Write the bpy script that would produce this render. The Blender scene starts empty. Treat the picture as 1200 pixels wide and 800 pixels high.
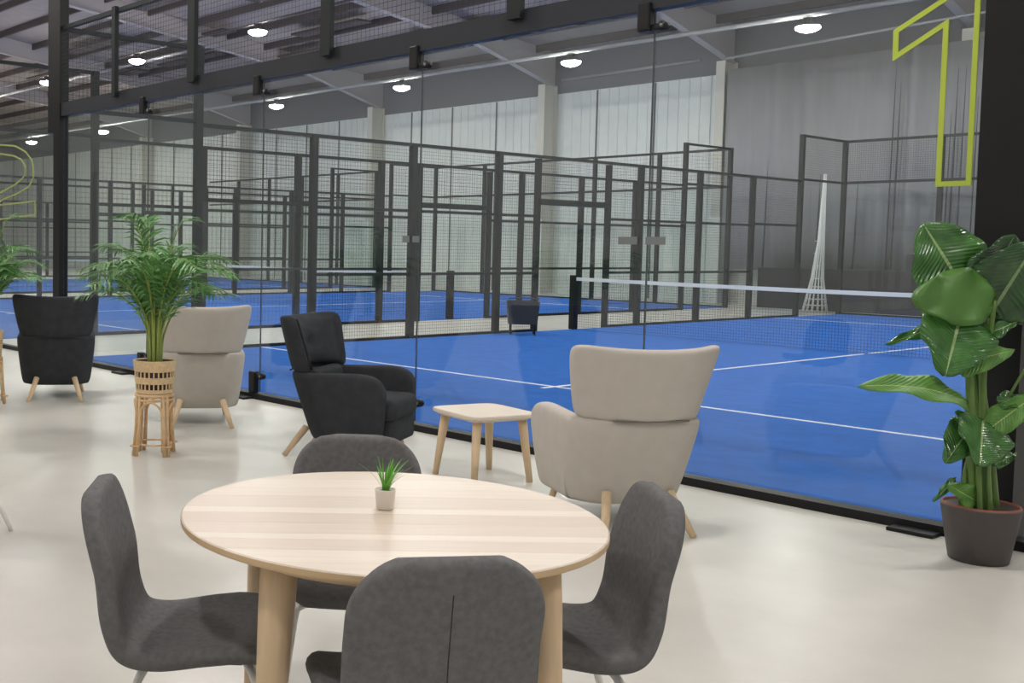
import bpy, bmesh, math, random
from math import sin, cos, pi, radians
from mathutils import Vector, Matrix
random.seed(7)
scene = bpy.context.scene
C = scene.collection

# ------------------------------------------------------------------ camera
cam_data = bpy.data.cameras.new('camera')
cam = bpy.data.objects.new('camera', cam_data); C.objects.link(cam)
cam_data.sensor_width = 36.0
cam_data.lens = 36.0 * 1286.25 / 1200.0
cam_data.shift_x = (600 - 294.8) / 1200.0
cam_data.shift_y = (361.46 - 400) / 1200.0
cam_data.clip_end = 200
cr = Vector((0.60326, 0.79742, 0.01428)); cu = Vector((-0.05515, 0.02385, 0.99819)); cf = Vector((-0.79563, 0.60296, -0.05837))
cam.matrix_world = Matrix(((cr.x, cu.x, -cf.x, 12.0427), (cr.y, cu.y, -cf.y, -6.2046), (cr.z, cu.z, -cf.z, 1.426), (0, 0, 0, 1)))
scene.camera = cam
# ------------------------------------------------------------------ world, exposure
w = bpy.data.worlds.new('world'); scene.world = w; w.use_nodes = True
w.node_tree.nodes['Background'].inputs[0].default_value = (0.6, 0.62, 0.66, 1)
w.node_tree.nodes['Background'].inputs[1].default_value = 0.05
scene.view_settings.view_transform = 'Standard'
scene.view_settings.look = 'None'
scene.view_settings.gamma = 1
scene.view_settings.exposure = 0.22
scene.cycles.transparent_max_bounces = 48
scene.cycles.max_bounces = 10
scene.cycles.diffuse_bounces = 4
scene.cycles.use_light_tree = True
scene.cycles.sample_clamp_indirect = 4.0
LAMP = 230.0           # strength of every lamp lens in the hall
FILL = 1.0

# ------------------------------------------------------------------ materials
def lin(c):
    return tuple(((v / 12.92) if v <= 0.04045 else ((v + 0.055) / 1.055) ** 2.4) for v in [x / 255 for x in c]) + (1,)
def mat(name, rgb, rough=0.6, metal=0.0, noise=0.0, scale=30, bump=0.0, stretch=None, spec=0.5, emit=None, coat=0.0, bscale=None):
    m = bpy.data.materials.new(name); m.use_nodes = True
    nt = m.node_tree; b = nt.nodes['Principled BSDF']
    b.inputs['Base Color'].default_value = lin(rgb); b.inputs['Roughness'].default_value = rough
    b.inputs['Metallic'].default_value = metal; b.inputs['Specular IOR Level'].default_value = spec
    b.inputs['Coat Weight'].default_value = coat
    if emit:
        b.inputs['Emission Color'].default_value = lin(emit[0]); b.inputs['Emission Strength'].default_value = emit[1]
    if noise or bump:
        tc = nt.nodes.new('ShaderNodeTexCoord'); mp = nt.nodes.new('ShaderNodeMapping')
        mp.inputs['Scale'].default_value = stretch or (1, 1, 1)
        nt.links.new(tc.outputs['Object'], mp.inputs[0])
        n = nt.nodes.new('ShaderNodeTexNoise'); n.inputs['Scale'].default_value = scale; n.inputs['Detail'].default_value = 5
        nt.links.new(mp.outputs[0], n.inputs['Vector'])
        if noise:
            r = nt.nodes.new('ShaderNodeValToRGB'); base = lin(rgb)
            r.color_ramp.elements[0].position = 0.3; r.color_ramp.elements[1].position = 0.7
            r.color_ramp.elements[0].color = tuple(v * (1 - noise) for v in base[:3]) + (1,)
            r.color_ramp.elements[1].color = tuple(min(1, v * (1 + noise)) for v in base[:3]) + (1,)
            nt.links.new(n.outputs['Fac'], r.inputs[0]); nt.links.new(r.outputs[0], b.inputs['Base Color'])
        if bump:
            src = n
            if bscale:
                src = nt.nodes.new('ShaderNodeTexNoise'); src.inputs['Scale'].default_value = bscale
                nt.links.new(mp.outputs[0], src.inputs['Vector'])
            bp = nt.nodes.new('ShaderNodeBump'); bp.inputs['Strength'].default_value = bump; bp.inputs['Distance'].default_value = 0.01
            nt.links.new(src.outputs['Fac'], bp.inputs['Height']); nt.links.new(bp.outputs[0], b.inputs['Normal'])
    return m
def glass_mat(name, tint, refl=1.0):
    m = bpy.data.materials.new(name); m.use_nodes = True; nt = m.node_tree
    for n in list(nt.nodes):
        if n.type == 'BSDF_PRINCIPLED': nt.nodes.remove(n)
    out = nt.nodes['Material Output']
    t = nt.nodes.new('ShaderNodeBsdfTransparent'); t.inputs[0].default_value = tint
    g = nt.nodes.new('ShaderNodeBsdfGlossy'); g.inputs['Roughness'].default_value = 0.0; g.inputs[0].default_value = (refl, refl, refl, 1)
    lw = nt.nodes.new('ShaderNodeLayerWeight'); lw.inputs[0].default_value = 0.5
    pw = nt.nodes.new('ShaderNodeMath'); pw.operation = 'POWER'; pw.inputs[1].default_value = 5.0; nt.links.new(lw.outputs['Facing'], pw.inputs[0])
    f = nt.nodes.new('ShaderNodeMath'); f.operation = 'MULTIPLY_ADD'; f.inputs[1].default_value = 0.96; f.inputs[2].default_value = 0.04; nt.links.new(pw.outputs[0], f.inputs[0])
    mx = nt.nodes.new('ShaderNodeMixShader')
    nt.links.new(f.outputs[0], mx.inputs[0]); nt.links.new(t.outputs[0], mx.inputs[1]); nt.links.new(g.outputs[0], mx.inputs[2])
    nt.links.new(mx.outputs[0], out.inputs[0])
    return m
M = {}
M['black'] = mat('black_steel', (16, 17, 19), 0.45, spec=0.3)
M['dark'] = mat('dark_steel', (29, 34, 35), 0.5, spec=0.25)
M['beam'] = mat('slate_steel', (44, 46, 52), 0.5, spec=0.25)
M['wire'] = mat('dark_wire', (36, 40, 42), 0.6)
M['roof'] = mat('roof_sheet', (166, 158, 154), 0.8, noise=0.06, scale=3)
M['purlin'] = mat('purlin_steel', (84, 77, 76), 0.7)
M['rafter'] = mat('galvanised_rafter', (168, 164, 166), 0.6)
M['fascia'] = mat('eaves_sheet', (108, 109, 113), 0.8)
M['pipe'] = mat('galvanised_pipe', (150, 150, 152), 0.5)
M['clad'] = mat('white_cladding', (222, 226, 223), 0.7, noise=0.03, scale=4)
M['joint'] = mat('cladding_joint', (96, 100, 100), 0.8)
M['column'] = mat('cream_column', (200, 198, 188), 0.6)
M['white_paint'] = mat('white_paint', (226, 226, 222), 0.6)
M['curtain'] = mat('grey_curtain', (143, 142, 146), 0.9, noise=0.05, scale=3, stretch=(3, 3, 0.3))
M['curtain_dark'] = mat('curtain_fold_shade', (66, 66, 72), 0.9)
M['plinth'] = mat('dark_padding', (27, 29, 37), 0.8)
M['glass'] = glass_mat('clear_glass', (0.94, 0.972, 0.96, 1))
M['glass_far'] = glass_mat('far_glass', (0.965, 0.985, 0.978, 1), 0.8)
M['joint_dark'] = mat('dark_silicone', (58, 66, 66), 0.4)
M['lime'] = mat('lime_vinyl', (174, 192, 66), 0.5)
M['pale_lime'] = mat('pale_lime_vinyl', (150, 160, 96), 0.5)
M['clearfilm'] = mat('grey_film', (112, 118, 120), 0.4)
M['turf'] = mat('blue_turf', (46, 102, 186), 0.95, noise=0.10, scale=5, bump=0.25, bscale=400, spec=0.15)
M['line'] = mat('white_line', (225, 228, 235), 0.9, spec=0.1)
M['tape'] = mat('white_net_tape', (238, 238, 238), 0.8)
M['net'] = mat('black_net', (34, 36, 42), 0.9)
M['led'] = mat('lamp_lens', (255, 250, 235), 0.5, emit=((255, 250, 244), LAMP))
M['alu'] = mat('lamp_housing', (120, 120, 122), 0.4, metal=0.7)
M['tub'] = mat('dark_plastic', (44, 47, 52), 0.6)
M['seat'] = mat('charcoal_fabric', (112, 112, 113), 0.95, noise=0.14, scale=60, bump=0.35, bscale=700, spec=0.15)
M['piping'] = mat('grey_piping', (112, 112, 114), 0.9, spec=0.2)
M['white_tube'] = mat('white_tube', (240, 239, 236), 0.35)
M['blk_fabric'] = mat('black_fabric', (58, 60, 64), 0.95, noise=0.12, scale=14, bump=0.3, bscale=600, spec=0.15)
M['grey_fabric'] = mat('light_grey_fabric', (198, 192, 184), 0.95, noise=0.03, scale=14, bump=0.3, bscale=600, spec=0.15)
M['seam_dark'] = mat('dark_seam', (52, 52, 54), 0.9)  # plain dark colour of seams and buttons
M['seam_grey'] = mat('seam_grey', (120, 114, 108), 0.9)
M['ash'] = mat('ash_wood', (222, 196, 160), 0.45, noise=0.06, scale=6, stretch=(8, 8, 0.8))
for k, c in enumerate(((222, 209, 194), (214, 199, 184), (226, 214, 200), (210, 194, 178))):
    M['stave%d' % k] = mat('ash_stave_%d' % k, c, 0.38, noise=0.04, scale=5, stretch=(1, 14, 14))
M['ash_edge'] = mat('ash_edge', (206, 178, 140), 0.5, noise=0.06, scale=10)
M['rattan'] = mat('rattan', (216, 182, 138), 0.5, noise=0.14, scale=25)
M['rattan_pale'] = mat('pale_rattan_weave', (222, 194, 152), 0.6, noise=0.12, scale=60, bump=0.4, bscale=90)
M['rattan_dark'] = mat('dark_weave', (58, 40, 34), 0.7)
M['soil'] = mat('soil', (50, 38, 30), 0.95, noise=0.3, scale=40, bump=0.5)
M['palm'] = mat('palm_leaf', (86, 138, 70), 0.45, noise=0.25, scale=4)
M['palm_stem'] = mat('palm_stem', (150, 166, 84), 0.5, noise=0.2, scale=8)
M['grass'] = mat('grass_blade', (112, 182, 74), 0.45, noise=0.2, scale=30)
M['white_pot'] = mat('white_ceramic', (226, 218, 208), 0.4)
M['pot'] = mat('taupe_pot', (72, 67, 66), 0.55, noise=0.05, scale=20)
M['terracotta'] = mat('terracotta', (140, 74, 56), 0.7)
M['stalk'] = mat('green_stalk', (92, 122, 58), 0.4, noise=0.15, scale=6)

def floor_mat():
    m = mat('polished_concrete', (214, 209, 201), 0.22, spec=0.5); nt = m.node_tree; b = nt.nodes['Principled BSDF']
    tc = nt.nodes.new('ShaderNodeTexCoord')
    n = nt.nodes.new('ShaderNodeTexNoise'); n.inputs['Scale'].default_value = 0.9; n.inputs['Detail'].default_value = 6; n.inputs['Roughness'].default_value = 0.6
    nt.links.new(tc.outputs['Object'], n.inputs['Vector'])
    r = nt.nodes.new('ShaderNodeValToRGB'); r.color_ramp.elements[0].position = 0.32; r.color_ramp.elements[1].position = 0.68
    r.color_ramp.elements[0].color = lin((193, 190, 184)); r.color_ramp.elements[1].color = lin((209, 206, 200))
    nt.links.new(n.outputs['Fac'], r.inputs[0]); nt.links.new(r.outputs[0], b.inputs['Base Color'])
    n2 = nt.nodes.new('ShaderNodeTexNoise'); n2.inputs['Scale'].default_value = 2.2; n2.inputs['Detail'].default_value = 4
    nt.links.new(tc.outputs['Object'], n2.inputs['Vector'])
    mr = nt.nodes.new('ShaderNodeMapRange'); mr.inputs['To Min'].default_value = 0.24; mr.inputs['To Max'].default_value = 0.4
    nt.links.new(n2.outputs['Fac'], mr.inputs['Value']); nt.links.new(mr.outputs[0], b.inputs['Roughness'])
    return m
M['floor'] = floor_mat()

def leaf_mat(name, c0, c1, vein, rough=0.2):
    # veins run across the blade in its own UV space (u along the midrib, v across)
    m = mat(name, c0, rough, spec=0.6); nt = m.node_tree; b = nt.nodes['Principled BSDF']
    uv = nt.nodes.new('ShaderNodeTexCoord'); n = nt.nodes.new('ShaderNodeTexNoise'); n.inputs['Scale'].default_value = 3.5
    nt.links.new(uv.outputs['UV'], n.inputs['Vector'])
    r = nt.nodes.new('ShaderNodeValToRGB'); r.color_ramp.elements[0].position = 0.35; r.color_ramp.elements[1].position = 0.7
    r.color_ramp.elements[0].color = lin(c0); r.color_ramp.elements[1].color = lin(c1)
    nt.links.new(n.outputs['Fac'], r.inputs[0])
    sp = nt.nodes.new('ShaderNodeSeparateXYZ'); nt.links.new(uv.outputs['UV'], sp.inputs[0])
    a = nt.nodes.new('ShaderNodeMath'); a.operation = 'SUBTRACT'; a.inputs[1].default_value = 0.5; nt.links.new(sp.outputs[1], a.inputs[0])
    ab = nt.nodes.new('ShaderNodeMath'); ab.operation = 'ABSOLUTE'; nt.links.new(a.outputs[0], ab.inputs[0])
    lt = nt.nodes.new('ShaderNodeMath'); lt.operation = 'LESS_THAN'; lt.inputs[1].default_value = 0.02; nt.links.new(ab.outputs[0], lt.inputs[0])
    mx = nt.nodes.new('ShaderNodeMix'); mx.data_type = 'RGBA'; mx.inputs[7].default_value = lin(vein)
    nt.links.new(lt.outputs[0], mx.inputs[0]); nt.links.new(r.outputs[0], mx.inputs[6]); nt.links.new(mx.outputs[2], b.inputs['Base Color'])
    # side-vein relief
    ad = nt.nodes.new('ShaderNodeMath'); ad.operation = 'MULTIPLY_ADD'; ad.inputs[1].default_value = 0.5; nt.links.new(ab.outputs[0], ad.inputs[0])
    nt.links.new(sp.outputs[0], ad.inputs[2])
    ml = nt.nodes.new('ShaderNodeMath'); ml.operation = 'MULTIPLY'; ml.inputs[1].default_value = 110; nt.links.new(ad.outputs[0], ml.inputs[0])
    sn = nt.nodes.new('ShaderNodeMath'); sn.operation = 'SINE'; nt.links.new(ml.outputs[0], sn.inputs[0])
    bp = nt.nodes.new('ShaderNodeBump'); bp.inputs['Strength'].default_value = 0.35; bp.inputs['Distance'].default_value = 0.004
    nt.links.new(sn.outputs[0], bp.inputs['Height']); nt.links.new(bp.outputs[0], b.inputs['Normal'])
    return m
M['leaf'] = leaf_mat('glossy_leaf', (52, 98, 44), (74, 124, 58), (150, 178, 120))
M['leaf_dark'] = leaf_mat('dark_glossy_leaf', (34, 66, 36), (52, 92, 48), (120, 150, 100))
M['leaf_plain'] = mat('leaf_underside', (74, 118, 48), 0.4, noise=0.12, scale=5)
M['leaf_light'] = leaf_mat('fresh_leaf', (78, 128, 48), (96, 146, 60), (160, 186, 110), 0.4)

# ------------------------------------------------------------------ mesh helpers
def link(name, me, m=None, parent=None, loc=(0, 0, 0), rot=(0, 0, 0)):
    o = bpy.data.objects.new(name, me); C.objects.link(o)
    if m is not None and len(me.materials) == 0: me.materials.append(m)
    o.parent = parent; o.location = loc; o.rotation_euler = rot
    return o
def thing(name, label, cat, loc=(0, 0, 0), rz=0.0, group=None):
    o = bpy.data.objects.new(name, None); C.objects.link(o)
    o.empty_display_size = 0.1
    o.location = loc; o.rotation_euler = (0, 0, rz); o['label'] = label; o['category'] = cat
    if group: o['group'] = group
    return o
def tag(o, label, cat, group=None):
    o['label'] = label; o['category'] = cat
    if group: o['group'] = group
    return o
def from_bm(bm, smooth=False):
    bmesh.ops.recalc_face_normals(bm, faces=bm.faces)
    me = bpy.data.meshes.new('mesh'); bm.to_mesh(me); bm.free()
    if smooth:
        for p in me.polygons: p.use_smooth = True
    return me
def add_box(bm, lo, hi):
    vs = [bm.verts.new((x, y, z)) for x in (lo[0], hi[0]) for y in (lo[1], hi[1]) for z in (lo[2], hi[2])]
    for f in ((0, 1, 3, 2), (4, 6, 7, 5), (0, 4, 5, 1), (2, 3, 7, 6), (0, 2, 6, 4), (1, 5, 7, 3)):
        bm.faces.new([vs[i] for i in f])
_cache = {}
def box(name, m, lo, hi, parent=None, bevel=0.0):
    """box between two corners (in the parent's space); alike boxes share one mesh"""
    d = tuple(round(hi[i] - lo[i], 4) for i in range(3)); key = (d, m.name, bevel)
    if key not in _cache:
        bm = bmesh.new(); add_box(bm, tuple(-v / 2 for v in d), tuple(v / 2 for v in d))
        if bevel: bmesh.ops.bevel(bm, geom=bm.edges[:], offset=bevel, segments=2, affect='EDGES', profile=0.5)
        me = from_bm(bm); me.materials.append(m); _cache[key] = me
    return link(name, _cache[key], None, parent, tuple((hi[i] + lo[i]) / 2 for i in range(3)))
def add_tube(bm, pts, radii, n=10, cap=True, closed=False):
    pts = [Vector(p) for p in pts]; N = len(pts)
    if not hasattr(radii, '__len__'): radii = [radii] * N
    rings = []; prev = None
    for i, p in enumerate(pts):
        if closed: t = (pts[(i + 1) % N] - pts[i - 1]).normalized()
        else: t = (pts[min(i + 1, N - 1)] - pts[max(i - 1, 0)]).normalized()
        if prev is None:
            a = Vector((0, 0, 1)) if abs(t.z) < 0.9 else Vector((1, 0, 0))
            u = t.cross(a).normalized()
        else:
            u = (prev - t * prev.dot(t)).normalized()
        prev = u; v = t.cross(u)
        rings.append([bm.verts.new(p + (u * cos(2 * pi * k / n) + v * sin(2 * pi * k / n)) * radii[i]) for k in range(n)])
    for i in range(N if closed else N - 1):
        A, B = rings[i], rings[(i + 1) % N]
        off = 0
        if closed and i == N - 1:
            off = min(range(n), key=lambda o: (B[o].co - A[0].co).length)
        for k in range(n):
            bm.faces.new((A[k], A[(k + 1) % n], B[(k + 1 + off) % n], B[(k + off) % n]))
    if cap and not closed:
        bm.faces.new(rings[0][::-1]); bm.faces.new(rings[-1])
def tube(name, m, pts, radii, parent=None, n=10, closed=False):
    bm = bmesh.new(); add_tube(bm, pts, radii, n, True, closed)
    return link(name, from_bm(bm, True), m, parent)
def add_lathe(bm, prof, n=32, c=(0, 0, 0)):
    rings = []
    for r, z in prof:
        if r < 1e-5: rings.append([bm.verts.new((c[0], c[1], c[2] + z))])
        else: rings.append([bm.verts.new((c[0] + r * cos(2 * pi * k / n), c[1] + r * sin(2 * pi * k / n), c[2] + z)) for k in range(n)])
    for A, B in zip(rings, rings[1:]):
        for k in range(n):
            a = A[k % len(A)]; b = A[(k + 1) % len(A)]; c2 = B[(k + 1) % len(B)]; d = B[k % len(B)]
            vs = []
            for v in (a, b, c2, d):
                if v not in vs: vs.append(v)
            if len(vs) > 2:
                try: bm.faces.new(vs)
                except ValueError: pass
def lathe(name, m, prof, parent=None, n=32, loc=(0, 0, 0), smooth=True):
    bm = bmesh.new(); add_lathe(bm, prof, n)
    return link(name, from_bm(bm, smooth), m, parent, loc)
def curve3(ctrl, n):
    """Catmull-Rom through control points"""
    P = [Vector(p) for p in ctrl]; P = [P[0] * 2 - P[1]] + P + [P[-1] * 2 - P[-2]]
    out = []; S = len(P) - 3
    for i in range(n):
        t = i / (n - 1) * S; k = min(int(t), S - 1); u = t - k
        a, b, c, d = P[k:k + 4]
        out.append(0.5 * ((2 * b) + (c - a) * u + (2 * a - 5 * b + 4 * c - d) * u * u + (3 * b - a - 3 * c + d) * u ** 3))
    return out
def copy_tree(o, parent=None):
    c = o.copy(); C.objects.link(c); c.parent = parent
    for ch in list(o.children): copy_tree(ch, c)
    return c
def structure(o):
    o['kind'] = 'structure'; return o

# ------------------------------------------------------------------ the hall: floor, walls, roof
XL, XR, YB, YF = -52.0, 22.0, -13.0, 22.6
def slab(name, m, lo, hi, parent=None):
    bm = bmesh.new(); add_box(bm, lo, hi); return link(name, from_bm(bm), m, parent)
structure(slab('floor', M['floor'], (XL, YB, -0.2), (XR, YF + 0.2, 0.0)))
EAVE = 6.3
wall_back = structure(slab('wall_back', M['clad'], (XL, YF, 0.0), (XR, YF + 0.15, EAVE)))
x = XL + 0.2; k = 0
bm = bmesh.new()                     # narrow pressed ribs of the sheet cladding
while x < XR:
    add_box(bm, (x, YF - 0.025, 0.01), (x + 0.05, YF, EAVE)); x += 0.33
ribs = link('cladding_rib', from_bm(bm), M['clad'], wall_back); ribs['kind'] = 'stuff'
x = -50.0
while x < -4.8:
    box('cladding_joint', M['joint'], (x, YF - 0.035, 0.01), (x + 0.06, YF - 0.026, EAVE - 0.02), wall_back); x += 1.97
structure(slab('trim_1', M['fascia'], (XL, YF - 0.05, EAVE), (XR, YF + 0.15, 7.62)))
structure(slab('wall_left', M['clad'], (XL - 0.15, YB, 0.0), (XL, YF + 0.15, 10.5)))
structure(slab('wall_right', M['clad'], (XR, YB, 0.0), (XR + 0.15, YF + 0.15, 10.5)))
structure(slab('wall_front', M['white_paint'], (XL, YB - 0.15, 0.0), (XR, YB, 9.0)))
RIDGE = 2.0
def roof_z(y): return 7.6 + 0.116 * (YF - y) if y >= RIDGE else 7.6 + 0.116 * (YF - RIDGE) - 0.116 * (RIDGE - y)
bm = bmesh.new()
ys = [YF + 0.3, RIDGE, YB - 0.3]
ring = [(y, roof_z(y)) for y in ys] + [(y, roof_z(y) + 0.12) for y in reversed(ys)]
va = [bm.verts.new((XL - 0.2, y, z)) for y, z in ring]; vb = [bm.verts.new((XR + 0.2, y, z)) for y, z in ring]
bm.faces.new(va); bm.faces.new(vb[::-1])
for i in range(len(ring)): bm.faces.new((va[i], va[(i + 1) % 6], vb[(i + 1) % 6], vb[i]))
ceiling = structure(link('ceiling', from_bm(bm), M['roof']))
y = 21.6
while y > 3:
    z = roof_z(y)
    xs = XL
    box('purlin', M['purlin'], (XL, y - 0.04, z - 0.22), (XR, y + 0.04, z - 0.005), ceiling)
    y -= 1.55
# staggered dark strips under the sheeting, between the purlins
for (xa, xb, yy) in ((-17.5, -14.3, 11.6), (-13.6, -10.9, 13.1), (-20.5, -16.8, 14.6), (-12.2, -8.8, 10.1), (-25, -21.4, 13.2), (-23.2, -19.5, 16.2),
                     (-15.3, -12.2, 16.2), (-18.6, -15.6, 17.8), (-9.8, -6.6, 11.6), (-9.6, -6.4, 14.7), (-28, -24.6, 16.2), (-31, -27, 14.6), (-12.4, -9.4, 18.4), (-6.4, -3.4, 10.1)):
    z = roof_z(yy)
    bm = bmesh.new(); add_box(bm, (xa, yy - 0.28, 0), (xb, yy + 0.28, 0.06))
    o = link('insulation_strip', from_bm(bm), M['purlin'], ceiling, (0, 0, z - 0.30))
def rafter(X, parent):
    bm = bmesh.new()
    low = [(YF - 0.05, 6.55), (19.0, 7.42), (RIDGE, roof_z(RIDGE) - 0.6)]
    top = [(y, roof_z(y) - 0.02) for y, _ in low]
    pts = low + top[::-1]
    for t0, t1, q in ((X - 0.02, X + 0.02, None),):
        A = [bm.verts.new((t0, y, z)) for y, z in pts]; B = [bm.verts.new((t1, y, z)) for y, z in pts]
        bm.faces.new(A); bm.faces.new(B[::-1])
        for i in range(len(pts)): bm.faces.new((A[i], A[(i + 1) % len(pts)], B[(i + 1) % len(pts)], B[i]))
    for (y0, z0), (y1, z1) in zip(low, low[1:]):
        vs = [bm.verts.new((X + sx * 0.11, yy, zz - dz)) for dz in (0, 0.025) for yy, zz in ((y0, z0), (y1, z1)) for sx in (-1, 1)]
        for f in ((0, 1, 3, 2), (4, 6, 7, 5), (0, 4, 5, 1), (2, 3, 7, 6), (0, 2, 6, 4), (1, 5, 7, 3)): bm.faces.new([vs[i] for i in f])
    link('rafter', from_bm(bm), M['rafter'], parent, (-X, 0.36 - YF, 0))
def column(X, label):
    t = thing('portal_frame', label, 'column', (X, YF - 0.36, 0)); rafter(X, t)
    box('flange', M['column'], (-0.13, -0.32, 0), (0.13, -0.29, 6.55), t)
    box('flange', M['column'], (-0.13, 0.29, 0), (0.13, 0.32, 6.55), t)
    box('web', M['column'], (-0.015, -0.29, 0), (0.015, 0.29, 6.55), t)
    box('guard', M['white_paint'], (-0.19, -0.37, 0), (0.17, -0.325, 2.35), t, 0.01)
    return t
column(-4.25, 'cream steel column at the left edge of the grey curtain, white guard at its foot')
column(-10.2, 'cream steel column on the white wall, second to the left of the grey curtain')
column(-18.0, 'cream steel column on the white wall, third to the left of the grey curtain')
column(-26.2, 'cream steel column on the white wall behind the potted palm')
column(-34.2, 'cream steel column far left, beyond the black corner post')
column(1.7, 'steel frame whose column stands behind the grey curtain, left one')
column(7.7, 'steel frame whose column stands behind the grey curtain, right one')
# round service pipes on the far slope
def pipe(pts, r, label):
    o = tube('service_pipe', M['pipe'], pts, r, None, 8); tag(o, label, 'pipe')
pipe([(-40, 17, 6.36), (14, 17, 6.36)], 0.05, 'long thick pale pipe crossing under the far roof slope')
pipe([(-3.0, 20.0, 6.24), (2, 20.0, 6.46), (9, 20.0, 6.75)], 0.03, 'thin bright conduit above the grey curtain')
pipe([(-9.9, 22.5, 6.70), (-5.2, 22.5, 6.75)], 0.045, 'thin bright conduit above the white cladding beside the grey curtain')
pipe([(-34, 12.2, 7.1), (-14, 12.2, 7.15)], 0.05, 'pale pipe high at the upper left, left of the black corner post')

# ------------------------------------------------------------------ grey curtain
def curtain(name, x0, x1, y, z0, z1, label, m, amp=0.1, step=0.09):
    bm = bmesh.new(); n = int((x1 - x0) / step); rnd = random.Random(3); prev = None
    ph = 0
    for i in range(n + 1):
        ph += rnd.uniform(0.35, 0.95)
        xx = x0 + i * step; a = amp * (0.5 + 0.5 * sin(xx * 1.7 + 1.2 * sin(xx * 0.63)))
        col = [bm.verts.new((xx + 0.03 * sin(ph), y + a * sin(ph), z)) for z in (z0, (z0 + z1) / 2, z1)]
        if prev:
            for k in range(2): bm.faces.new((prev[k], col[k], col[k + 1], prev[k + 1]))
        prev = col
    o = link(name, from_bm(bm, True), m); md = o.modifiers.new('thick', 'SOLIDIFY'); md.thickness = 0.006
    return tag(o, label, 'curtain')
cg = curtain('divider_curtain', -3.95, 14, 21.74, 0.95, 6.25, 'tall grey pleated curtain on the far wall right of the white cladding', M['curtain'])
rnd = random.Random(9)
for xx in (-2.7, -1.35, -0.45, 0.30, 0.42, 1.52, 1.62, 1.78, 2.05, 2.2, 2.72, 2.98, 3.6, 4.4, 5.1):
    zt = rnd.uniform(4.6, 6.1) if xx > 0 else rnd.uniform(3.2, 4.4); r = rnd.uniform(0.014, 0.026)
    tube('fold_shade', M['curtain_dark'], [(xx + 0.04, 21.6, zt), (xx + 0.02, 21.6, zt * 0.6), (xx, 21.6, 1.03)], [0.003, r, r], cg, 6)  # dark rods standing in for the shade inside the curtain folds
o = slab('wall_padding', M['plinth'], (-2.6, 21.2, 0.0), (14, 21.54, 1.02)); tag(o, 'dark padded plinth along the foot of the grey curtain', 'padding')
o = slab('storage_box', M['plinth'], (0.9, 21.23, 1.02), (2.2, 21.5, 1.42)); tag(o, 'dark box standing on the padded plinth under the curtain', 'box')
# gathered white netting hanging at the end of court one
bm = bmesh.new(); nn = 14
for k in range(nn):
    a = 2 * pi * k / nn
    pts = [(-0.72 + 0.03 * cos(a), 20.6 + 0.03 * sin(a), 3.3), (-0.75 + 0.07 * cos(a), 20.6 + 0.07 * sin(a), 1.7), (-0.80 + 0.13 * cos(a), 20.6 + 0.13 * sin(a), 0.8), (-0.83 + 0.27 * cos(a), 20.6 + 0.25 * sin(a), 0.02)]
    add_tube(bm, pts, [0.006, 0.014, 0.018, 0.018], 5)
for z, r in ((1.7, 0.07), (1.4, 0.09), (1.1, 0.11), (0.8, 0.13), (0.6, 0.165), (0.45, 0.19), (0.3, 0.22), (0.15, 0.245)):
    add_tube(bm, [(-0.81 + r * cos(2 * pi * j / 16), 20.6 + 0.9 * r * sin(2 * pi * j / 16), z) for j in range(16)], 0.01, 5, True, True)
o = link('bunched_net', from_bm(bm, True), M['tape']); tag(o, 'white netting gathered into a narrow hanging bunch before the grey curtain', 'net')

# ------------------------------------------------------------------ padel courts
_wires = {}
def wire_mesh(wd, ht, pitch, r=0.0018):
    key = (round(wd, 3), round(ht, 3), pitch, r)
    if key not in _wires:
        bm = bmesh.new()
        def wire(a, b):
            a = Vector(a); b = Vector(b); t = (b - a).normalized(); u = Vector((0, 1, 0)); v = t.cross(u)
            q = [[bm.verts.new(p + u * r * su + v * r * sv) for su, sv in ((1, 0), (0, 1), (-1, 0), (0, -1))] for p in (a, b)]
            for k in range(4): bm.faces.new((q[0][k], q[0][(k + 1) % 4], q[1][(k + 1) % 4], q[1][k]))
        n = max(1, round(wd / pitch))
        for i in range(n + 1): wire((wd * i / n, 0, 0), (wd * i / n, 0, ht))
        n = max(1, round(ht / pitch))
        for i in range(n + 1): wire((0, 0.003, ht * i / n), (wd, 0.003, ht * i / n))
        me = from_bm(bm); me.materials.append(M['wire']); _wires[key] = me
    return _wires[key]
def mesh_panel(parent, x0, x1, z0, z1, y, along_y, pitch, r):
    me = wire_mesh(x1 - x0, z1 - z0, pitch, r)
    o = link('mesh_panel', me, None, parent, (y, x0, z0) if along_y else (x0, y, z0), (0, 0, pi / 2 if along_y else 0))
    o['kind'] = 'stuff'; return o

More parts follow.
